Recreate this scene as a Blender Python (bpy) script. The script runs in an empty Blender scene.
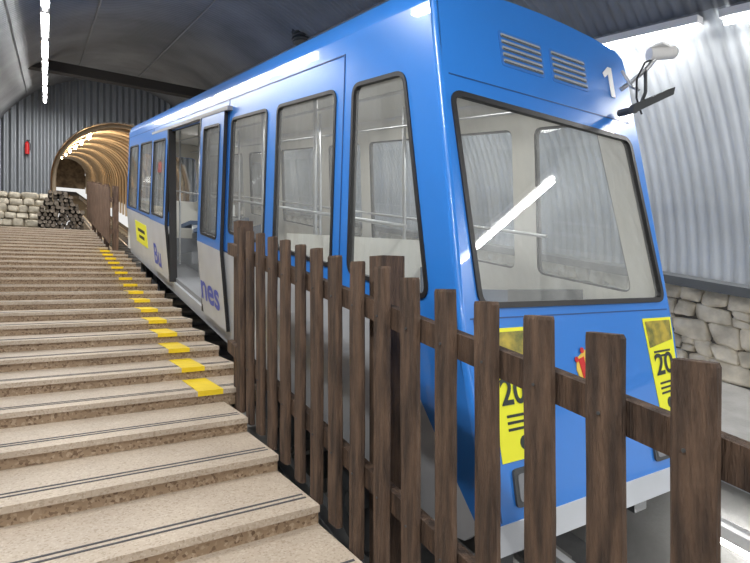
import bpy, bmesh, math, random
from mathutils import Vector, Matrix, noise
from mathutils.geometry import tessellate_polygon
random.seed(4)
S=0.18
scene=bpy.context.scene
col=scene.collection

# ---------------------------------------------------------------- materials
def mat(name, c, rough=0.5, metal=0.0, coat=0.0, emit=None, es=0, noise_amt=0.0, nscale=8, bump=0.0, bscale=40, spec=None, c2=None, stretch=None):
    m=bpy.data.materials.new(name); m.use_nodes=True
    nt=m.node_tree; b=nt.nodes['Principled BSDF']
    b.inputs['Base Color'].default_value=(*c,1)
    b.inputs['Roughness'].default_value=rough
    b.inputs['Metallic'].default_value=metal
    b.inputs['Coat Weight'].default_value=coat
    if spec is not None: b.inputs['Specular IOR Level'].default_value=spec
    if emit:
        b.inputs['Emission Color'].default_value=(*emit,1); b.inputs['Emission Strength'].default_value=es
    tc=nt.nodes.new('ShaderNodeTexCoord')
    mp=nt.nodes.new('ShaderNodeMapping'); nt.links.new(tc.outputs['Object'],mp.inputs['Vector'])
    if stretch: mp.inputs['Scale'].default_value=stretch
    if noise_amt>0 or c2:
        n=nt.nodes.new('ShaderNodeTexNoise'); n.inputs['Scale'].default_value=nscale; n.inputs['Detail'].default_value=5
        nt.links.new(mp.outputs[0],n.inputs['Vector'])
        r=nt.nodes.new('ShaderNodeValToRGB'); r.color_ramp.elements[0].position=0.35; r.color_ramp.elements[1].position=0.65
        if c2 is None:
            c2=tuple(max(0,x*(1-noise_amt)) for x in c)
        r.color_ramp.elements[0].color=(*c2,1); r.color_ramp.elements[1].color=(*c,1)
        nt.links.new(n.outputs['Fac'],r.inputs[0]); nt.links.new(r.outputs[0],b.inputs['Base Color'])
    if bump>0:
        n2=nt.nodes.new('ShaderNodeTexNoise'); n2.inputs['Scale'].default_value=bscale; n2.inputs['Detail'].default_value=6
        nt.links.new(mp.outputs[0],n2.inputs['Vector'])
        bp=nt.nodes.new('ShaderNodeBump'); bp.inputs['Strength'].default_value=bump; bp.inputs['Distance'].default_value=0.02
        nt.links.new(n2.outputs['Fac'],bp.inputs['Height']); nt.links.new(bp.outputs[0],b.inputs['Normal'])
    return m

def terrazzo(name, base, dark, light, dirt=.45, sc=85):
    m=mat(name, base, rough=0.55)
    nt=m.node_tree; b=nt.nodes['Principled BSDF']
    tc=nt.nodes.new('ShaderNodeTexCoord')
    v=nt.nodes.new('ShaderNodeTexVoronoi'); v.inputs['Scale'].default_value=sc
    n=nt.nodes.new('ShaderNodeTexNoise'); n.inputs['Scale'].default_value=1.8; n.inputs['Detail'].default_value=6
    nt.links.new(tc.outputs['Object'],v.inputs['Vector']); nt.links.new(tc.outputs['Object'],n.inputs['Vector'])
    r=nt.nodes.new('ShaderNodeValToRGB')
    r.color_ramp.elements[0].color=(*dark,1); r.color_ramp.elements[0].position=0.05
    r.color_ramp.elements[1].color=(*light,1); r.color_ramp.elements[1].position=0.95
    e=r.color_ramp.elements.new(0.25); e.color=(*base,1)
    e=r.color_ramp.elements.new(0.75); e.color=(*base,1)
    sep=nt.nodes.new('ShaderNodeSeparateColor'); nt.links.new(v.outputs['Color'],sep.inputs[0])
    nt.links.new(sep.outputs[0],r.inputs[0])
    mx=nt.nodes.new('ShaderNodeMixRGB'); mx.blend_type='MULTIPLY'; mx.inputs[0].default_value=dirt
    r2=nt.nodes.new('ShaderNodeValToRGB'); r2.color_ramp.elements[0].position=0.3; r2.color_ramp.elements[1].position=0.7
    r2.color_ramp.elements[0].color=(.5,.47,.45,1)
    nt.links.new(n.outputs['Fac'],r2.inputs[0])
    nt.links.new(r.outputs[0],mx.inputs[1]); nt.links.new(r2.outputs[0],mx.inputs[2])
    nt.links.new(mx.outputs[0],b.inputs['Base Color'])
    return m

def glassmat(name, haze, hazecol=(.75,.77,.78), tint=(.9,.93,.93), refl=.08):
    m=bpy.data.materials.new(name); m.use_nodes=True; nt=m.node_tree; nt.nodes.clear()
    out=nt.nodes.new('ShaderNodeOutputMaterial')
    tr=nt.nodes.new('ShaderNodeBsdfTransparent'); tr.inputs[0].default_value=(*tint,1)
    gl=nt.nodes.new('ShaderNodeBsdfGlossy'); gl.inputs['Roughness'].default_value=0.02
    df=nt.nodes.new('ShaderNodeBsdfDiffuse'); df.inputs[0].default_value=(*hazecol,1)
    lw=nt.nodes.new('ShaderNodeLayerWeight'); lw.inputs[0].default_value=.5
    pw=nt.nodes.new('ShaderNodeMath'); pw.operation='POWER'; pw.inputs[1].default_value=4
    nt.links.new(lw.outputs['Facing'],pw.inputs[0])
    ml=nt.nodes.new('ShaderNodeMath'); ml.operation='MULTIPLY_ADD'; ml.inputs[1].default_value=.85; ml.inputs[2].default_value=refl
    nt.links.new(pw.outputs[0],ml.inputs[0])
    m1=nt.nodes.new('ShaderNodeMixShader'); m2=nt.nodes.new('ShaderNodeMixShader')
    tc=nt.nodes.new('ShaderNodeTexCoord'); mp=nt.nodes.new('ShaderNodeMapping'); mp.inputs['Scale'].default_value=(5,5,.8)
    n=nt.nodes.new('ShaderNodeTexNoise'); n.inputs['Scale'].default_value=2.5; n.inputs['Detail'].default_value=9
    nt.links.new(tc.outputs['Object'],mp.inputs[0]); nt.links.new(mp.outputs[0],n.inputs['Vector'])
    mr=nt.nodes.new('ShaderNodeMapRange'); mr.inputs[1].default_value=.35; mr.inputs[2].default_value=.7
    mr.inputs[3].default_value=haze*.75; mr.inputs[4].default_value=min(1,haze*1.35)
    nt.links.new(n.outputs['Fac'],mr.inputs[0])
    nt.links.new(mr.outputs[0],m1.inputs[0]); nt.links.new(tr.outputs[0],m1.inputs[1]); nt.links.new(df.outputs[0],m1.inputs[2])
    nt.links.new(ml.outputs[0],m2.inputs[0]); nt.links.new(m1.outputs[0],m2.inputs[1]); nt.links.new(gl.outputs[0],m2.inputs[2])
    nt.links.new(m2.outputs[0],out.inputs[0])
    return m

BLUE=mat('car_blue_paint',(.028,.205,.68),rough=.28,coat=.5)
BLUED=mat('car_seam',(.010,.06,.22),rough=.5)
GREYW=mat('car_pale_paint',(.54,.57,.62),rough=.4,coat=.2,noise_amt=.1,nscale=3)
INT=mat('car_interior',(.68,.66,.61),rough=.6)
BLACK=mat('rubber_black',(.012,.012,.014),rough=.5)
DGREY=mat('dark_grey',(.06,.065,.07),rough=.6)
MGREY=mat('mid_grey',(.22,.23,.25),rough=.5)
GLASS=glassmat('side_glass',.18,(.7,.72,.72),refl=.10)
WSCREEN=glassmat('windscreen_glass',.22,(.72,.73,.72),refl=.09)
STEEL=mat('steel',(.55,.56,.58),rough=.3,metal=.9)
WHITE=mat('white_plastic',(.85,.85,.85),rough=.4)
WOOD=mat('fence_wood',(.14,.086,.056),rough=.8,c2=(.045,.028,.02),nscale=5,bump=.8,bscale=24,stretch=(6,6,.8))
WOOD2=mat('fence_wood_far',(.20,.125,.085),rough=.8,c2=(.09,.055,.038),nscale=5,stretch=(6,6,.8))
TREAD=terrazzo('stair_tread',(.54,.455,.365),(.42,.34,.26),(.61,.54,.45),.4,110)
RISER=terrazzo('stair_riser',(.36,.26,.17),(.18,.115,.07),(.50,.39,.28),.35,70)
STRIP=mat('antislip_strip',(.07,.07,.08),rough=.8)
YEL=mat('yellow_paint',(.9,.66,.02),rough=.55,noise_amt=.12,nscale=9)
CONC=mat('concrete',(.26,.255,.245),rough=.85,noise_amt=.3,nscale=2.5,bump=.3)
CONCD=mat('concrete_dark',(.13,.13,.13),rough=.9,noise_amt=.4,nscale=3,bump=.4)
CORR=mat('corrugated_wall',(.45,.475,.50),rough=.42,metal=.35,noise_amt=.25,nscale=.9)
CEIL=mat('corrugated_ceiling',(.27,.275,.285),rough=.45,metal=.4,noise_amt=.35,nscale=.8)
LWALL=mat('left_wall',(.16,.165,.17),rough=.8,noise_amt=.3,nscale=1.5)
STONE=mat('stone',(.82,.75,.62),rough=.9,c2=(.50,.45,.36),nscale=5,bump=.8,bscale=14)
MORT=mat('mortar',(.15,.135,.115),rough=.95)
ROCK=mat('tunnel_rock',(.32,.23,.14),rough=.95,c2=(.12,.085,.055),nscale=1.6,bump=.9,bscale=4)
RIB=mat('tunnel_rib',(.5,.4,.28),rough=.7)
BEAM=mat('beam_dark',(.03,.026,.024),rough=.7)
LOGB=mat('log_bark',(.05,.042,.036),rough=.9)
LOGE=mat('log_end',(.26,.22,.18),rough=.9,c2=(.12,.10,.08),nscale=5)
TUBE=mat('tube_light',(1,1,1),emit=(1,1,.98),es=28)
YPOST=mat('poster_yellow',(.85,.85,.03),rough=.4)
PPIC=mat('poster_picture',(.5,.38,.05),rough=.4,c2=(.10,.12,.03),nscale=14)
INK=mat('poster_ink',(.02,.03,.03),rough=.5)
NAVY=mat('lettering_blue',(.04,.08,.5),rough=.4)
RED=mat('red_paint',(.6,.02,.02),rough=.4)
GOLD=mat('gold_paint',(.8,.55,.08),rough=.4)
SEAT=mat('seat_blue',(.10,.14,.22),rough=.7)

# ---------------------------------------------------------------- mesh builder
class MB:
    def __init__(s): s.v=[]; s.f=[]; s.m=[]; s.mats=[]; s.smooth=[]
    def mi(s,m):
        if m not in s.mats: s.mats.append(m)
        return s.mats.index(m)
    def add(s,vs,fs,m,smooth=False):
        o=len(s.v); s.v+= [tuple(x) for x in vs]
        k=s.mi(m)
        for f in fs: s.f.append(tuple(i+o for i in f)); s.m.append(k); s.smooth.append(smooth)
    def box(s,x0,x1,y0,y1,z0,z1,m,fn=None):
        vs=[(x,y,z) for x in (x0,x1) for y in (y0,y1) for z in (z0,z1)]
        if fn: vs=[fn(*p) for p in vs]
        s.add(vs,[(0,1,3,2),(4,6,7,5),(0,4,5,1),(2,3,7,6),(0,2,6,4),(1,5,7,3)],m)
    def cyl(s,p0,p1,r,m,n=12,r1=None,mcap=None):
        p0=Vector(p0);p1=Vector(p1); a=(p1-p0).normalized(); u=a.orthogonal().normalized(); w=a.cross(u)
        if r1 is None:r1=r
        vs=[p0+ (u*math.cos(t)+w*math.sin(t))*r for t in [2*math.pi*i/n for i in range(n)]]
        vs+=[p1+ (u*math.cos(t)+w*math.sin(t))*r1 for t in [2*math.pi*i/n for i in range(n)]]
        s.add(vs,[(i,(i+1)%n,n+(i+1)%n,n+i) for i in range(n)],m,True)
        s.add(vs,[tuple(range(n))[::-1],tuple(range(n,2*n))],mcap or m)
    def tube(s,pts,r,m,n=8):
        for a,b in zip(pts,pts[1:]): s.cyl(a,b,r,m,n)
    def panel(s,outer,holes,fn,thick,mo,mi_=None,me=None):
        loops=[outer]+holes
        flat=[p for l in loops for p in l]
        tris=tessellate_polygon([[Vector((p[0],p[1],0)) for p in l] for l in loops])
        n=len(flat)
        A=[fn(p[0],p[1],0) for p in flat]; B=[fn(p[0],p[1],thick) for p in flat]
        s.add(A,tris,mo)
        if thick:
            s.add(B,[t[::-1] for t in tris],mi_ or mo)
            o=0; fs=[]
            for l in loops:
                k=len(l)
                for i in range(k): fs.append((o+i,o+(i+1)%k,n+o+(i+1)%k,n+o+i))
                o+=k
            s.add(A+B,fs,me or mo)
    def obj(s,name,parent=None,recalc=True,merge=False):
        me=bpy.data.meshes.new(name); me.from_pydata(s.v,[],s.f)
        for m in s.mats: me.materials.append(m)
        me.polygons.foreach_set('material_index',s.m); me.polygons.foreach_set('use_smooth',s.smooth)
        if recalc:
            bm=bmesh.new(); bm.from_mesh(me)
            if merge: bmesh.ops.remove_doubles(bm,verts=bm.verts,dist=1e-5)
            bmesh.ops.recalc_face_normals(bm,faces=bm.faces); bm.to_mesh(me); bm.free()
        me.update()
        o=bpy.data.objects.new(name,me); col.objects.link(o)
        if parent: o.parent=parent
        return o
def empty(name,loc=(0,0,0)):
    e=bpy.data.objects.new(name,None); e.location=loc; col.objects.link(e); return e
def rnd(pts,r,n=5):
    out=[];k=len(pts)
    for i in range(k):
        p=Vector(pts[i]); a=Vector(pts[i-1]); b=Vector(pts[(i+1)%k])
        da=(a-p).normalized(); db=(b-p).normalized()
        p1=p+da*r; p2=p+db*r
        for j in range(n+1):
            t=j/n; q=p1*(1-t)**2+p*2*t*(1-t)+p2*t*t
            out.append((q.x,q.y))
    return out
def offs(pts,d):
    k=len(pts); area=sum(pts[i][0]*pts[(i+1)%k][1]-pts[(i+1)%k][0]*pts[i][1] for i in range(k))
    sg=1 if area>0 else -1; out=[]
    for i in range(k):
        a=Vector(pts[i-1]);b=Vector(pts[(i+1)%k]); t=(b-a)
        if t.length<1e-9: out.append(pts[i]);continue
        t.normalize(); nrm=Vector((t.y,-t.x))*sg
        out.append((pts[i][0]+nrm.x*d,pts[i][1]+nrm.y*d))
    return out
def lin(a,b,t): return a+(b-a)*t
def ramp(x,y,z): return (x,y,z+S*y)

# ================================================================ ROOM SHELL
CX,A,H0,HB=2.05,3.8,-.5,3.8
Y0,Y1=-6.0,20.0
def vault(name,t0,t1,m,nt_):
    mb=MB(); per=.11; seg=4; ny=int((Y1-Y0)/per*seg); vs=[];fs=[]
    for j in range(ny+1):
        y=Y0+(Y1-Y0)*j/ny; d=.014*math.sin(2*math.pi*j/seg+.4)
        for i in range(nt_+1):
            t=lin(t0,t1,i/nt_)
            vs.append((CX+(A+d)*math.cos(t),y,H0+(HB+d)*math.sin(t)+S*y))
    for j in range(ny):
        for i in range(nt_):
            a=j*(nt_+1)+i; fs.append((a,a+1,a+nt_+2,a+nt_+1))
    mb.add(vs,fs,m,True)
    return mb.obj(name,recalc=False)
ts=math.asin((1.98-H0)/HB)
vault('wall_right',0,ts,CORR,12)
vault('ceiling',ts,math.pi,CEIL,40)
mb=MB()
for th in (1.05,1.45,1.9,2.3,2.62):
    x=CX+(A-.03)*math.cos(th); z=H0+(HB-.03)*math.sin(th)
    mb.box(x-.012,x+.012,Y0,Y1-.05,z-.01,z+.01,MGREY,ramp)
mb.obj('trim_ceiling_battens')
mb=MB(); mb.box(-1.95,-1.75,Y0,Y1,-1.9,-.48,LWALL,ramp); mb.obj('wall_left')
TC,TR,TZ=2.35,2.2,3.35
mb=MB()
outer=[(-1.9,.9),(6.0,.9),(6.0,3.2)]
outer+=[(CX+3.9*math.cos(t),H0+S*20+3.95*math.sin(t)) for t in [math.pi*i/30 for i in range(31)]]
outer+=[(-1.9,3.0)]
hole=[(TC-TR,1.0),(TC-TR,TZ)]+[(TC-TR*math.cos(t),TZ+TR*math.sin(t)) for t in [math.pi*i/28 for i in range(1,28)]]+[(TC+TR,TZ),(TC+TR,1.0)]
CORR2=mat('corrugated_end_wall',(.40,.43,.47),rough=.5,metal=.2)
nt=CORR2.node_tree; b=nt.nodes['Principled BSDF']; tc=nt.nodes.new('ShaderNodeTexCoord')
w=nt.nodes.new('ShaderNodeTexWave'); w.bands_direction='X'; w.inputs['Scale'].default_value=1.6
nt.links.new(tc.outputs['Object'],w.inputs[0]); bp=nt.nodes.new('ShaderNodeBump'); bp.inputs['Distance'].default_value=.12; bp.inputs['Strength'].default_value=1
nt.links.new(w.outputs['Fac'],bp.inputs['Height']); nt.links.new(bp.outputs[0],b.inputs['Normal'])
mb.panel(outer,[hole],lambda u,v,w_:(u,20+w_,v),.2,CORR2)
mb.obj('wall_back')
mb=MB(); vs=[];fs=[]; n=24; ny=60
for j in range(ny+1):
    y=20.1+j*1.0
    for i in range(n+1):
        t=math.pi*i/n; rr=TR+.05+ .12*noise.noise(Vector((i*.6,y*.8,0)))
        vs.append((TC-rr*math.cos(t),y,TZ+S*(y-20)+rr*math.sin(t)))
for j in range(ny):
    for i in range(n):
        a=j*(n+1)+i; fs.append((a,a+1,a+n+2,a+n+1))
mb.add(vs,fs,ROCK)
mb.box(TC-TR-.15,TC-TR+.0,20.1,80,-1.75,-.2,ROCK,ramp); mb.box(TC+TR,TC+TR+.15,20.1,80,-1.75,-.2,ROCK,ramp)
for k in range(38):
    y=20.6+k*1.5
    pts=[(TC-(TR-.1)*math.cos(math.pi*i/20),y,TZ+S*(y-20)+(TR-.1)*math.sin(math.pi*i/20)) for i in range(21)]
    pts=[(pts[0][0],y,pts[0][2]-2.2)]+pts+[(pts[-1][0],y,pts[-1][2]-2.2)]
    mb.tube(pts,.07,RIB,6)
mb.box(TC-TR,TC+TR,80,80.2,-2,4,ROCK,ramp)
mb.obj('tunnel')
WARM=mat('lamp_warm',(1,.85,.6),emit=(1,.78,.48),es=30)
for k,y in enumerate([23,28,34,41,50,62]):
    e=empty('tunnel_lamp' if k==0 else 'tunnel_lamp.%03d'%k)
    m2=MB(); m2.cyl((TC-.9,y-.3,TZ+S*(y-20)+1.75),(TC-.9,y+.3,TZ+S*(y-20)+1.75),.07,WARM,8)
    m2.obj('bulb',e)
    l=bpy.data.lights.new('warm','POINT'); l.energy=190; l.color=(1,.76,.48); l.shadow_soft_size=.15
    lo=bpy.data.objects.new('warm_light',l); lo.location=(TC-.9,y,TZ+S*(y-20)+1.5); col.objects.link(lo); lo.parent=e

# ================================================================ STAIRS
TD=.55
mb=MB()
k=-4; steps=[]
while True:
    y=k*TD+.18
    if y>17.2: break
    steps.append(y); k+=1
def ztop(y): return -1.6+S*(y+TD*.45)
EX,EB=1.17,1.44
XL=-1.745
for y in steps:
    z=ztop(y); xe=EX if y<3.6 else EB
    if y>12.6: xe=EX
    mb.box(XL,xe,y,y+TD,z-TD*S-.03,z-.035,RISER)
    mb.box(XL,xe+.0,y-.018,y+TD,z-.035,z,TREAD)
    for o_ in (.10,.145): mb.box(XL,xe-.02,y+o_,y+o_+.014,z,z+.0025,STRIP)
    if 3.6<y<12.4:
        mb.box(.97,1.16,y-.0195,y+TD-.03,z,z+.004,YEL)
        mb.box(.97,1.16,y-.021,y-.0175,z-.035,z+.004,YEL)
ZT=ztop(steps[-1])
mb.box(XL,EX-.01,-2.1,steps[-1]+TD,-2.44,-1.73,CONC,ramp)
mb.box(EX-.01,EB-.01,3.7,12.7,-2.44,-1.73,CONC,ramp)
mb.obj('staircase')
mb=MB(); mb.box(XL,EX,steps[-1]+TD+.005,19.98,ZT-1,ZT,CONC); 
mb.obj('floor_landing')
mb=MB()
mb.box(EX-.02,3.5,Y0,80,-2.6,-2.45,CONCD,ramp)
mb.box(3.5,6.0,Y0,20,-2.6,-1.42,CONC,ramp)
mb.box(3.42,3.6,Y0,20,-1.47,-1.39,CORR,ramp)
mb.box(-1.9,EX,Y0,-2.1,-2.6,-1.95,CONC,ramp)
mb.obj('floor')
mb=MB()
for x in (1.75,2.91):
    mb.box(x-.035,x+.035,Y0,60,-2.33,-2.24,STEEL,ramp); mb.box(x-.07,x+.07,Y0,60,-2.45,-2.40,STEEL,ramp); mb.box(x-.012,x+.012,Y0,60,-2.4,-2.33,STEEL,ramp)
y=Y0
while y<30:
    mb.box(1.45,3.2,y,y+.2,-2.46,-2.41,CONC,ramp); y+=.7
mb.cyl(ramp(2.33,Y0,-2.25),ramp(2.33,40,-2.25),.02,STEEL,8)
mb.obj('railway_track')

# ================================================================ STONE WALLS
ico=bmesh.new(); bmesh.ops.create_icosphere(ico,subdivisions=3,radius=1)
IV=[v.co.copy() for v in ico.verts]; IF=[tuple(v.index for v in f.verts) for f in ico.faces]; ico.free()
def stone(mb,c,h,m,fn=lambda x,y,z:(x,y,z),p=.36):
    sd=random.random()*90; vs=[]
    ang=random.uniform(-.22,.22); sh=random.uniform(-.4,.4); tp=random.uniform(-.3,.3)
    for v in IV:
        q=Vector([math.copysign(abs(a)**p,a) for a in v])
        q*=1+.16*noise.noise(v*1.6+Vector((sd,0,0)))+.05*noise.noise(v*4+Vector((0,sd,0)))
        q.y+=q.z*sh*.6; q.z*=1+tp*q.y*.6
        q.y,q.z=q.y*math.cos(ang)-q.z*math.sin(ang)*.6,q.y*math.sin(ang)*.8+q.z*math.cos(ang)
        vs.append(fn(c[0]+q.x*h[0],c[1]+q.y*h[1],c[2]+q.z*h[2]))
    mb.add(vs,IF,m,True)
mb=MB(); X=5.62
z=-1.42
rows=[.2,.15,.2,.16,.17]
for rh in rows:
    y=.6+random.random()*.2
    while y<17:
        L=random.uniform(.12,.38)
        if L<.2 and random.random()<.6:
            for kk in (0.25,.75): stone(mb,(X+.05,y+L/2,z+rh*kk+.005),(.12,L*.48,rh*.25),STONE,ramp)
        else:
            stone(mb,(X+.05+random.uniform(-.02,.02),y+L/2,z+rh/2+random.uniform(-.008,.012)),(.12,L*.49,rh*random.uniform(.46,.55)),STONE,ramp)
        y+=L
    z+=rh
mb.box(X+.0,X+.22,.4,18,-1.42,-.55,MORT,ramp)
mb.obj('stone_wall_right')
mb=MB(); mb.box(5.40,5.82,-1,18,-.545,-.455,DGREY,ramp); mb.obj('trim_ledge')
mb=MB(); z=ZT
for rh in (.22,.24,.2,.22,.2,.2):
    x=-1.7
    while x<-.0:
        L=random.uniform(.25,.5); stone(mb,(x+L/2,19.3,z+rh/2),(L*.49,.2,rh*.5),STONE,p=.45); x+=L
    z+=rh
mb.box(-1.74,.1,19.3,19.6,ZT,z-.05,MORT)
mb.obj('stone_wall_back')

# log pile
mb=MB(); yb=17.3
for row in range(11):
    for i in range(9 if row<6 else 9-(row-5)):
        x=-.12+i*.125+(row%2)*.06+ (row-5)*.05*(row>5)+random.uniform(-.02,.02)
        zz=ZT+.064+row*.108; dy=random.uniform(-.12,.12)
        mb.cyl((x,yb+.5+dy,zz),(x+random.uniform(-.04,.04),yb+1.6+dy,zz),.062*random.uniform(.7,1.05),LOGB,9,mcap=LOGE)
mb.obj('log_pile')

mb=MB(); mb.box(-.6,4.6,15,15.22,5.17,5.42,BEAM); mb.obj('trim_beam')
# ================================================================ LAMPS
def lamp(name,x,y,zr,L=1.45,energy=38,rot=0):
    e=empty(name)
    m2=MB(); m2.box(x-.05,x+.05,y-L/2-.03,y+L/2+.03,zr+.03,zr+.10,WHITE,ramp)
    m2.box(x-.012,x+.012,y-.5,y-.48,zr+.1,zr+.6 if x<1 else zr+.11,DGREY,ramp)
    m2.obj('housing',e)
    m3=MB(); m3.cyl(ramp(x,y-L/2,zr),ramp(x,y+L/2,zr),.028,TUBE,10); m3.obj('tube',e)
    l=bpy.data.lights.new('light','AREA'); l.shape='RECTANGLE'; l.size=.08; l.size_y=L; l.energy=energy; l.color=(1,.985,.95); l.spread=math.pi
    lo=bpy.data.objects.new('area_light',l); lo.location=ramp(x,y,zr-.04); lo.rotation_euler=(math.atan(S),0,0); col.objects.link(lo); lo.parent=e
n=0
for y in [-4,-1.5,1,3.5,7.2,9.0,10.8,12.6,14.4,16.2,18.0]:
    lamp('fluorescent_lamp' if n==0 else 'fluorescent_lamp.%03d'%n,0.0,y,2.08,energy=62 if y<6 else 46); n+=1
for y in [-2.3,-.72,1.42,3.10,5.2,7.5,10,13]:
    lamp('fluorescent_lamp.%03d'%n,4.90,y,1.83,energy=42); n+=1

# ceiling speaker
mb=MB()
for i in range(5):
    mb.cyl((3.9,8.55,4.40+i*.055-.12),(3.9,8.55,4.43+i*.055-.12),.19+.015*(i%2),DGREY,16)
mb.cyl((3.9,8.55,4.27),(3.9,8.55,4.7),.15,BLACK,16)
mb.obj('ceiling_loudspeaker')

def exting(name,x,y,z,s=1):
    mb=MB(); mb.cyl((x,y,z),(x,y,z+.42*s),.08*s,RED,14); mb.cyl((x,y,z+.42*s),(x,y,z+.5*s),.08*s,RED,14,r1=.03*s)
    mb.cyl((x,y,z+.5*s),(x,y,z+.55*s),.025*s,BLACK,8); mb.box(x-.02*s,x+.1*s,y-.02*s,y+.02*s,z+.54*s,z+.57*s,BLACK)
    mb.tube([(x+.03*s,y-.03*s,z+.53*s),(x+.11*s,y-.05*s,z+.4*s),(x+.1*s,y-.05*s,z+.15*s)],.012*s,BLACK,6)
    mb.obj(name)
exting('fire_extinguisher',-.48,19.88,4.05,.8)

# ================================================================ FENCES
def fence(name,X,ys,top,bot,w,posts,rails,wood,y0,y1,jit=.01):
    mb=MB()
    for y in ys:
        j=random.uniform(-jit,jit); lean=random.uniform(-.0025,.0025); ww=w*random.uniform(.92,1.06)
        t=top+j; b_=bot+random.uniform(-.02,.02); zc=S*y
        c=.008; x0,x1=X-.035,X
        prof=[(x0,y-ww/2+c),(x0,y+ww/2-c),(x0+c,y+ww/2),(x1-c,y+ww/2),(x1,y+ww/2-c),(x1,y-ww/2+c),(x1-c,y-ww/2),(x0+c,y-ww/2)]
        NL=9
        lv=[lin(b_,t-.01,q/(NL-2)) for q in range(NL-1)]+[t]
        vs=[];fs=[]
        for q,z in enumerate(lv):
            sc=.93 if q==NL-1 else random.uniform(.975,1.02); dx=random.uniform(-.002,.002); dy=lean*q/2
            for px,py in prof: vs.append(((px-X+.017)*min(sc,1)+X-.017+dx,(py-y)*sc+y+dy,z+zc))
        for q in range(NL-1):
            for i in range(8): fs.append((q*8+i,q*8+(i+1)%8,(q+1)*8+(i+1)%8,(q+1)*8+i))
        fs.append(tuple(range(8))[::-1]); fs.append(tuple(range((NL-1)*8,NL*8)))
        mb.add(vs,fs,wood)
        for rz in rails:
            mb.cyl((X-.039,y+.01,rz+zc),(X-.034,y+.01,rz+zc),.005,DGREY,6)
    for rz in rails: mb.box(X+.001,X+.045,y0,y1,rz-.045,rz+.045,wood,ramp)
    for y,t in posts: 
        zc=S*y; mb.box(X+.046,X+.166,y-.055,y+.055,-1.9+zc,t+zc,wood)
    return mb.obj(name)
fence('picket_fence',1.215,[.588+.2076*i for i in range(-7,16)],-.275,-1.60,.098,[(1.98,-.24),(4.02,-.25),(.1,-.25),(-.8,-.25)],[-.475,-1.24],WOOD,-.95,4.09)
fence('picket_fence',1.21,[12.75+.2*i for i in range(0,36)],-.22,-1.45,.11,[(12.8,-.2),(14.8,-.2),(16.8,-.2),(18.8,-.2)],[-.5,-1.2],WOOD2,12.7,19.8)

# ================================================================ FUNICULAR CAR
car=empty('funicular_car',(0,0,0))
CC=2.33
ZB,ZW,ZE=-1.40,-.62,.99
def hw(z):
    if z<ZW: return lin(.775,.84,(z-ZB)/(ZW-ZB))
    return lin(.84,.785,(z-ZW)/(ZE-ZW))
def Yf(z): return 1.52+.17*(z+1.387)
REAR=12.4
def side(sgn):
    def fn(u,v,w): return (CC+sgn*(hw(v)-w),u,v+S*u)
    return fn
def front(u,v,w): 
    y=Yf(v)+w; return (CC+u,y,v+S*Yf(v))
def rearf(u,v,w): return (CC+u,REAR-w,v+S*REAR)
ch=.028
body=MB(); glass=MB(); gask=MB(); trim=MB()
FB=-.42; FT=.675
wins_front=[ [(2.87,FB),(3.83,FB),(3.83,FT),(2.87,FT)], [(4.05,FB),(5.0,FB),(5.0,FT),(4.05,FT)] ]
win1=[(1.90,FB),(2.65,FB),(2.65,FT),(2.14,FT)]
wins_rear=[[(9.45,-.56),(10.65,-.56),(10.65,FT),(9.45,FT)],[(10.95,-.56),(12.1,-.56),(12.1,FT),(10.95,FT)]]
DO0,DO1,DT=6.05,7.85,.74
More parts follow.
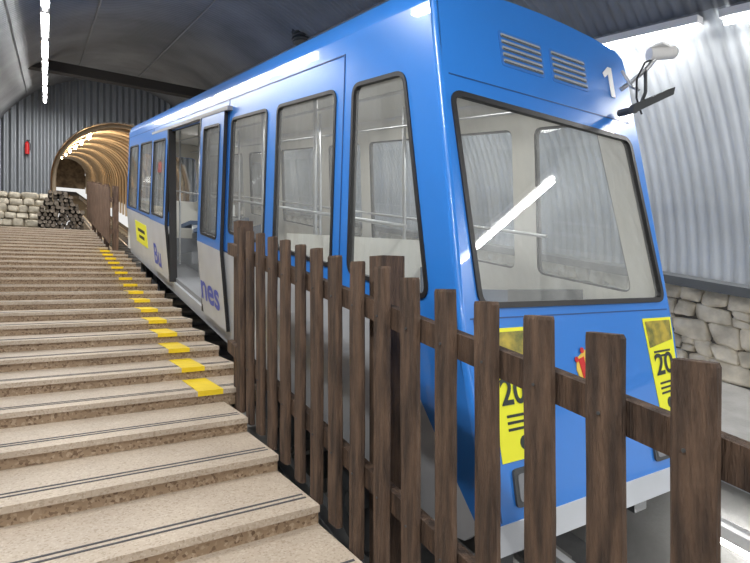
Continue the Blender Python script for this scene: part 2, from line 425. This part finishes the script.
for sgn in (-1,1):
    fn=side(sgn)
    H=[rnd(w,.07) for w in wins_front+wins_rear]+[rnd(win1,.07)]
    if sgn==1: H.append(rnd([(5.2,FB),(6.0,FB),(6.0,FT),(5.2,FT)],.07)); H.append(rnd([(6.3,FB),(7.6,FB),(7.6,FT),(6.3,FT)],.07)); H.append(rnd([(7.9,FB),(9.1,FB),(9.1,FT),(7.9,FT)],.07))
    if sgn==-1:
        outer=[(Yf(ZW)+ch,ZW),(DO0,ZW),(DO0,DT),(DO1,DT),(DO1,ZW),(REAR-ch,ZW),(REAR-ch,ZE),(Yf(ZE)+ch,ZE)]
        H.append(rnd([(7.98,-.5),(9.1,-.5),(9.1,FT-.02),(7.98,FT-.02)],.05)); H.append(rnd([(5.26,-.5),(5.95,-.5),(5.95,FT-.02),(5.26,FT-.02)],.05))
    else: outer=[(Yf(ZW)+ch,ZW),(REAR-ch,ZW),(REAR-ch,ZE),(Yf(ZE)+ch,ZE)]
    body.panel(outer,H,fn,.035,BLUE,INT,BLACK)
    for h in H:
        gask.panel(offs(h,.012),[offs(h,-.012)],lambda u,v,w,fn=fn:fn(u,v,w-.008),.03,BLACK)
        glass.panel(offs(h,.004),[],lambda u,v,w,fn=fn:fn(u,v,w+.012),0,GLASS)
    sweep=[(2.26,ZW),(2.17,-.70),(2.03,-.86),(1.88,-1.05),(1.75,-1.20),(1.62,-1.35)]
    body.panel([(Yf(ZW)+ch,ZW),(Yf(-1.35)+ch,-1.35)]+sweep[::-1],[],fn,.035,BLUE,INT)
    def fnl(u,v,w,fn=fn,sgn=sgn):
        vv=max(v,-1.6); return (CC+sgn*(lin(.775,.84,(vv-ZB)/(ZW-ZB))-w),u,v+S*u)
    if sgn==-1:
        body.panel(sweep+[(1.72,-1.45),(2.1,-1.58),(DO0,-1.58),(DO0,ZW)],[],fnl,.035,GREYW,INT)
        body.panel([(DO1,ZW),(DO1,-1.58),(REAR-ch,-1.58),(REAR-ch,ZW)],[],fnl,.035,GREYW,INT)
        body.panel([(DO0,-1.42),(DO0,-1.58),(DO1,-1.58),(DO1,-1.42)],[],fnl,.035,GREYW,INT)
    else:
        body.panel(sweep+[(1.72,-1.45),(2.1,-1.56),(REAR-ch,-1.56),(REAR-ch,ZW)],[],fnl,.035,GREYW,INT)
    vs=[];fs=[]
    zz=[-1.39+ (ZW+1.39)*i/4 for i in range(4)]+[lin(ZW,ZE,i/4) for i in range(5)]
    for z in zz:
        for t in (0,.25,.5,.75,1):
            a=t*math.pi/2
            xo=hw(z)-ch+ch*math.cos(a); yo=ch-ch*math.sin(a)
            vs.append((CC+sgn*xo,Yf(z)+yo,z+S*(Yf(z)+yo*(1-t))))
    for i in range(len(zz)-1):
        for j in range(4):
            a=i*5+j; fs.append((a,a+1,a+6,a+5))
    body.add(vs,fs,BLUE,True)
    vs=[fn(REAR-ch,-1.5,0),fn(REAR-ch,ZE,0),(CC+sgn*(hw(ZE)-ch),REAR,ZE+S*REAR),(CC+sgn*(.775-ch),REAR,-1.5+S*REAR)]
    body.add(vs,[(0,1,2,3)],BLUE)
rw=lambda z:hw(z)-ch
topf=[(.745,1.05),(.68,1.09),(.45,1.12),(.2,1.135),(0,1.14)]
topl=[(-x,z) for x,z in topf[:-1]][::-1]
out=[(-rw(ZW),ZW),(rw(ZW),ZW),(rw(ZE),ZE)]+topf+topl+[(-rw(ZE),ZE)]
WSH=rnd([(-.71,-.41),(.755,-.41),(.67,.53),(-.735,.55)],.06,6)
body.panel(out,[WSH],front,.035,BLUE,INT,BLACK)
gask.panel(offs(WSH,.013),[offs(WSH,-.013)],lambda u,v,w:front(u,v,w-.010),.03,BLACK)
glass.panel(offs(WSH,.004),[],lambda u,v,w:front(u,v,w+.012),0,WSCREEN)
body.panel([(-rw(ZW),ZW),(rw(ZW),ZW),(rw(-1.29),-1.29),(-rw(-1.29),-1.29)],[],front,.035,BLUE,INT)
body.panel([(-hw(-1.29),-1.29),(hw(-1.29),-1.29),(hw(-1.40)-.01,-1.40),(-hw(-1.40)+.01,-1.40)],[],lambda u,v,w:front(u,v,w-.006),.06,GREYW,INT)
outr=[(-rw(ZW),-1.5),(rw(ZW),-1.5),(rw(ZE),ZE)]+topf+topl+[(-rw(ZE),ZE)]
RH=rnd([(-.65,-.4),(.65,-.4),(.6,.6),(-.6,.6)],.08)
body.panel(outr,[RH],rearf,.035,BLUE,INT)
glass.panel(RH,[],rearf,0,GLASS)
# roof
vs=[];fs=[]
rys=[(0,'f'),(.06,'n'),(.35,'m')]+[(1.0,'m'),(REAR-Yf(ZE)-.3,'m'),(REAR-Yf(ZE),'r')]
fp0=[(rw(ZE),ZE)]+topf
fp0=fp0+[(-x,z) for x,z in fp0[:-1]][::-1]
prof=[(.785,ZE),(.765,1.09),(.69,1.15),(.47,1.19),(.2,1.21),(0,1.215)]
fullp=prof+[(-x,z) for x,z in prof[:-1]][::-1]
K=len(fullp)
for dy,t in rys:
    for i,(x,z) in enumerate(fullp):
        if t=='f': x,z=fp0[i]; y=Yf(z)
        else: y=max(Yf(ZE)+dy, 0)
        if t=='r': z-=.04
        if t=='n': x,z=(x*.6+fp0[i][0]*.4),(z*.45+fp0[i][1]*.55); y=Yf(fp0[i][1])+.06
        vs.append((CC+x,y,z+S*y))
for j in range(len(rys)-1):
    for i in range(K-1):
        a=j*K+i; fs.append((a,a+1,a+K+1,a+K))
body.add(vs,fs,BLUE,True)
body.add([(CC-.73,2.0,.9+S*2),(CC+.73,2.0,.9+S*2),(CC+.73,REAR-.04,.9+S*REAR),(CC-.73,REAR-.04,.9+S*REAR)],[(0,1,2,3)],INT)
bo=body.obj('body_shell',car,recalc=True,merge=True)
gask.obj('window_gaskets',car); glass.obj('window_glass',car,recalc=False)

mb=MB()
fnL=side(-1)
def pr(y0,y1,z0,z1,m,o0=-.004,o1=.002,fn=fnL,b=mb):
    b.panel([(y0,z0),(y1,z0),(y1,z1),(y0,z1)],[],lambda u,v,w:fn(u,v,w+o0),o1-o0,m)
pr(2.76,REAR-.05,.875,.883,BLUED)
pr(2.76,2.768,ZW,.875,BLUED); pr(5.09,5.098,ZW,.875,BLUED); pr(9.3,9.308,ZW,.875,BLUED)
pr(REAR-.1,REAR-.092,ZW,.875,BLUED)
pr(2.3,DO0,ZW-.006,ZW+.006,BLUED); pr(DO1,REAR-.05,ZW-.006,ZW+.006,BLUED)
pr(5.0,9.2,.76,.80,MGREY,-.05,0)
mb.panel([(-.78,-.462),(.78,-.462),(.78,-.468),(-.78,-.468)],[],lambda u,v,w:front(u,v,w-.002),.004,BLUED)
mb.panel([(-.757,-.46),(-.763,-.46),(-.735,-1.28),(-.729,-1.28)],[],lambda u,v,w:front(u,v,w-.002),.004,BLUED)
mb.panel([(-.74,.64),(.70,.64),(.70,.634),(-.74,.634)],[],lambda u,v,w:front(u,v,w-.002),.004,BLUED)
VF=mat('vent_frame',(.03,.17,.55),rough=.4); VS=mat('vent_slat',(.30,.33,.36),rough=.5)
for x0,x1 in ((-.37,-.04),(.02,.34)):
    mb.panel(rnd([(x0,.76),(x1,.76),(x1,.95),(x0,.95)],.02,3),[],lambda u,v,w:front(u,v,w-.002),.004,VF)
    for i in range(5):
        z=.778+i*.034
        mb.panel(rnd([(x0+.015,z),(x1-.015,z),(x1-.015,z+.020),(x0+.015,z+.020)],.008,2),[],lambda u,v,w:front(u,v,w-.006),.005,VS)
        mb.panel([(x0+.02,z+.002),(x1-.02,z+.002),(x1-.02,z+.008),(x0+.02,z+.008)],[],lambda u,v,w:front(u,v,w-.008),.004,DGREY)
for x in (-.64,.42):
    mb.panel(rnd([(x,-1.24),(x+.22,-1.24),(x+.22,-1.09),(x,-1.09)],.02,3),[],lambda u,v,w:front(u,v,w-.012),.012,DGREY)
    mb.panel(rnd([(x+.02,-1.22),(x+.2,-1.22),(x+.2,-1.11),(x+.02,-1.11)],.02,3),[],lambda u,v,w:front(u,v,w-.016),.006,MGREY)
mb.obj('trim_details',car)
mb=MB()
def fnd(u,v,w): 
    return (CC-(hw(max(v,-1.45))+.045-w),u,v+S*u)
for (y0,y1) in ((5.12,6.02),(7.9,9.15)):
    hole=rnd([(y0+.14,-.52),(y1-.14,-.52),(y1-.14,.64),(y0+.14,.64)],.05)
    mb.panel([(y0,ZW),(y1,ZW),(y1,.76),(y0,.76)],[hole],fnd,.035,BLUE,INT,BLACK)
    mb.panel([(y0,-1.42),(y1,-1.42),(y1,ZW),(y0,ZW)],[],fnd,.035,GREYW,INT,BLACK)
    mb.panel(offs(hole,.012),[offs(hole,-.012)],lambda u,v,w:fnd(u,v,w-.006),.03,BLACK)
    mb.panel(offs(hole,.004),[],lambda u,v,w:fnd(u,v,w+.015),0,GLASS)
for y0,y1 in ((6.0,6.06),(7.84,7.92)):
    mb.panel([(y0,-1.42),(y1,-1.42),(y1,.76),(y0,.76)],[],lambda u,v,w:fnd(u,v,w-.006),.10,BLACK)
mb.obj('sliding_doors',car)

# interior
mb=MB()
def ibox(x0,x1,y0,y1,z0,z1,m): mb.box(CC+x0,CC+x1,y0,y1,z0,z1,m,ramp)
ibox(-.74,.74,1.72,REAR-.05,-1.42,-1.36,MGREY)
for i in range(9):
    y=2.2+i*1.1
    mb.box(CC-.30,CC+.72,y,y+1.1,-1.36+S*y,-1.10+S*y,MGREY)
    if not (5.4<y<7.2):
        mb.box(CC+.20,CC+.70,y+.1,y+.95,-.80+S*y,-.72+S*y,SEAT); mb.box(CC+.62,CC+.70,y+.1,y+.95,-.72+S*y,-.46+S*y,SEAT)
        mb.box(CC+.25,CC+.66,y+.15,y+.2,-1.1+S*y,-.80+S*y,STEEL)
mb.box(CC-.70,CC+.70,1.75,2.2,-.55+S*1.75,-.44+S*1.75,INT)
mb.box(CC-.70,CC+.70,2.1,2.2,-1.36+S*1.75,-.5+S*1.75,INT)
mb.box(CC-.1,CC+.25,1.86,2.1,-.44+S*1.75,-.36+S*1.75,DGREY)
mb.box(CC-.71,CC+.71,3.86,3.90,-1.36+S*3.8,-.3+S*3.8,INT)
for x,y in ((-.45,3.88),(.45,3.88),(-.45,5.1),(.2,5.1),(-.4,7.9),(.2,7.9),(-.4,9.2)):
    mb.cyl(ramp(CC+x,y,-1.36),ramp(CC+x,y,.9),.017,STEEL,10)
for x in (-.6,.6):
    mb.cyl(ramp(CC+x,2.4,-.12),ramp(CC+x,12,-.12),.013,STEEL,8)
    mb.cyl(ramp(CC+x*.7,2.4,.72),ramp(CC+x*.7,12,.72),.013,STEEL,8)
mb.obj('interior_fittings',car)
for y in (2.7,4.4,6.6,10):  # added fill lights without fixtures, only to brighten the car interior
    l=bpy.data.lights.new('cabin_fill','AREA'); l.size=.25; l.size_y=1.2; l.shape='RECTANGLE'; l.energy=13; l.color=(1,.98,.94)
    lo=bpy.data.objects.new('cabin_fill_light',l); lo.location=ramp(CC,y,.86); col.objects.link(lo); lo.parent=car
mb=MB()
for x in (-.55,.55): mb.box(CC+x-.06,CC+x+.06,1.7,12,-1.62,-1.44,DGREY,ramp)
for y in (2.9,4.3,10,11.4):
    mb.cyl(ramp(CC-.65,y,-1.96),ramp(CC+.65,y,-1.96),.05,DGREY,10)
    for x in (-.58,.58):
        mb.cyl(ramp(CC+x-.05,y,-1.96),ramp(CC+x+.05,y,-1.96),.28,DGREY,24); mb.cyl(ramp(CC+x-.08,y,-1.96),ramp(CC+x+.08,y,-1.96),.1,STEEL,12)
        mb.box(CC+x-.09,CC+x+.09,y-.15,y+.15,-1.9,-1.6,DGREY,ramp)
mb.obj('bogies',car)

def text_mesh(b,txt,size,fn,m,bold=.004):
    cu=bpy.data.curves.new('t','FONT'); cu.body=txt; cu.size=size; cu.offset=bold*size/.2
    o=bpy.data.objects.new('t',cu); col.objects.link(o)
    dg=bpy.context.evaluated_depsgraph_get(); dg.update()
    me=bpy.data.meshes.new_from_object(o.evaluated_get(dg))
    b.add([fn(v.co.x,v.co.y) for v in me.vertices],[tuple(p.vertices) for p in me.polygons],m)
    bpy.data.objects.remove(o); 
mb=MB()
def fr(o): return lambda u,v,w: front(u,v,w-o)
def tl(y0,z0): return lambda x,z:( CC-(hw(max(z0+z,-1.5))+.048), y0-x*1.35, z0+z+S*(y0-x*1.35))
text_mesh(mb,'Bu',.44,tl(9.02,-1.30),NAVY)
text_mesh(mb,'nes',.41,tl(6.02,-1.25),NAVY)
mb.panel([(.555,.775),(.595,.775),(.595,.96),(.56,.96),(.50,.91),(.515,.885),(.555,.915)],[],fr(.006),.004,WHITE)
mb.obj('lettering',car,recalc=False)
mb=MB()
shield=[(-.075,-.02),(.075,-.02),(.075,-.12),(.045,-.19),(0,-.22),(-.045,-.19),(-.075,-.12)]
zc=-.80; xc=-.01
mb.panel([(xc+a,zc+c) for a,c in shield],[],fr(.005),.004,NAVY)
mb.panel([(xc+a*.6,zc-.03+c*.6) for a,c in shield],[],fr(.008),.003,GOLD)
crown=[(-.08,0),(.08,0),(.11,.07),(.10,.12),(.05,.15),(0,.17),(-.05,.15),(-.10,.12),(-.11,.07)]
mb.panel([(xc+a,zc+c) for a,c in crown],[],fr(.005),.004,GOLD)
for a0,a1 in ((-.085,-.045),(-.035,-.005),(.005,.035),(.045,.085)):
    mb.panel([(xc+a0*.8,zc+.03),(xc+a1*.8,zc+.03),(xc+a1*1.05,zc+.13),(xc+a0*1.05,zc+.12)],[],fr(.008),.003,RED)
for a,c in ((-.105,.12),(-.055,.16),(0,.185),(.055,.16),(.105,.12)):
    mb.panel([(xc+a+.014*math.cos(t),zc+c+.014*math.sin(t)) for t in [i*math.pi/5 for i in range(10)]],[],fr(.009),.003,RED if a else GOLD)
mb.obj('crest',car)
def poster(name,pts,big=True):
    mb=MB(); BL,BR,TR_,TL=[Vector(p) for p in pts]
    def q(s,t): 
        p=(BL*(1-s)+BR*s)*(1-t)+(TL*(1-s)+TR_*s)*t; return (p.x,p.y)
    P=lambda a:[q(*x) for x in a]
    mb.panel(P([(0,0),(1,0),(1,1),(0,1)]),[],fr(.004),.003,YPOST)
    mb.panel(P([(.06,.70),(.94,.76),(.94,.97),(.06,.97)]),[],fr(.006),.002,PPIC)
    H_=(TL-BL).length; W_=(BR-BL).length
    def tfn(s0,t0,sc): 
        return lambda x,z:(lambda p:(CC+p[0],Yf(p[1])-.007,p[1]+S*Yf(p[1])))(q(s0+x*sc/W_,t0+z*sc/H_))
    text_mesh(mb,'20',.16,tfn(.12,.42,1),INK)
    for i in range(3):
        mb.panel(P([(.2,.34-i*.05),(.85-.1*i,.34-i*.05),(.85-.1*i,.32-i*.05),(.2,.32-i*.05)]),[],fr(.006),.002,INK)
    for i in range(2):
        mb.panel(P([(.18,.66-i*.045),(.8-.15*i,.66-i*.045),(.8-.15*i,.64-i*.045),(.18,.64-i*.045)]),[],fr(.006),.002,INK)
    mb.panel([ (q(.5,.12)[0]+.03*math.cos(t),q(.5,.12)[1]+.03*math.sin(t)) for t in [i*math.pi/6 for i in range(12)]],[],fr(.006),.002,INK)
    return mb.obj(name)
poster('poster',[(-.69,-1.06),(-.39,-1.06),(-.40,-.51),(-.70,-.51)])
poster('poster',[(.55,-1.04),(.765,-1.02),(.80,-.51),(.51,-.51)])
mb=MB(); pr(9.9,11.2,-1.2,-.80,YPOST,-.006,0,b=mb); pr(10.1,10.9,-.98,-.92,INK,-.008,-.005,b=mb); pr(10.2,10.8,-1.10,-1.04,INK,-.008,-.005,b=mb)
mb.obj('poster')
exting('fire_extinguisher',1.80,6.35,ramp(0,6.35,-1.355)[2],.8)

# CCTV camera on the corner of the car roof
e=empty('security_camera')
mb=MB()
mb.cyl((3.0,1.72,1.335),(3.14,1.65,1.355),.036,WHITE,16); mb.cyl((3.14,1.65,1.355),(3.15,1.645,1.356),.028,BLACK,16)
mb.box(3.0,3.16,1.64,1.71,1.372,1.382,WHITE)
mb.obj('camera_body',e)
mb=MB()
mb.tube([(3.03,1.70,1.31),(3.00,1.74,1.25),(2.98,1.82,1.20),(2.94,1.86,1.16)],.013,STEEL,8)
mb.tube([(3.00,1.74,1.25),(3.00,1.74,1.12),(2.99,1.78,1.02)],.010,DGREY,8)
mb.tube([(3.03,1.71,1.31),(2.96,1.72,1.28),(2.91,1.74,1.18),(2.94,1.76,1.08),(3.01,1.77,1.0)],.006,BLACK,6)
mb.tube([(2.89,1.82,1.25),(2.92,1.78,1.15),(2.97,1.76,1.13)],.008,STEEL,6)
mb.obj('mount',e)
mb=MB(); 
mb.panel([(0,0),(.26,.10),(.27,.14),(.01,.05)],[],lambda u,v,w:(2.87+u*.75,1.77-u*.5-w*.6,.97+v*1.1),.05,DGREY)
mb.cyl((2.91,1.85,1.01),(2.90,1.74,1.0),.022,DGREY,8)
mb.obj('arm',e)

lamp('fluorescent_lamp.%03d'%n,3.30,1.1,-1.75,L=1.0,energy=5)

# ================================================================ WORLD / CAMERA
w=bpy.data.worlds.new('World'); scene.world=w; w.use_nodes=True
w.node_tree.nodes['Background'].inputs[0].default_value=(.86,.85,.83,1); w.node_tree.nodes['Background'].inputs[1].default_value=1.0
cam=bpy.data.cameras.new('cam'); cam.sensor_width=36; cam.lens=520/750*36; cam.clip_start=.05
co=bpy.data.objects.new('camera',cam); col.objects.link(co)
co.location=(0,0,0); co.rotation_euler=(math.radians(90),0,math.radians(-32.4))
scene.camera=co
scene.view_settings.view_transform='Standard'
scene.view_settings.exposure=0.0
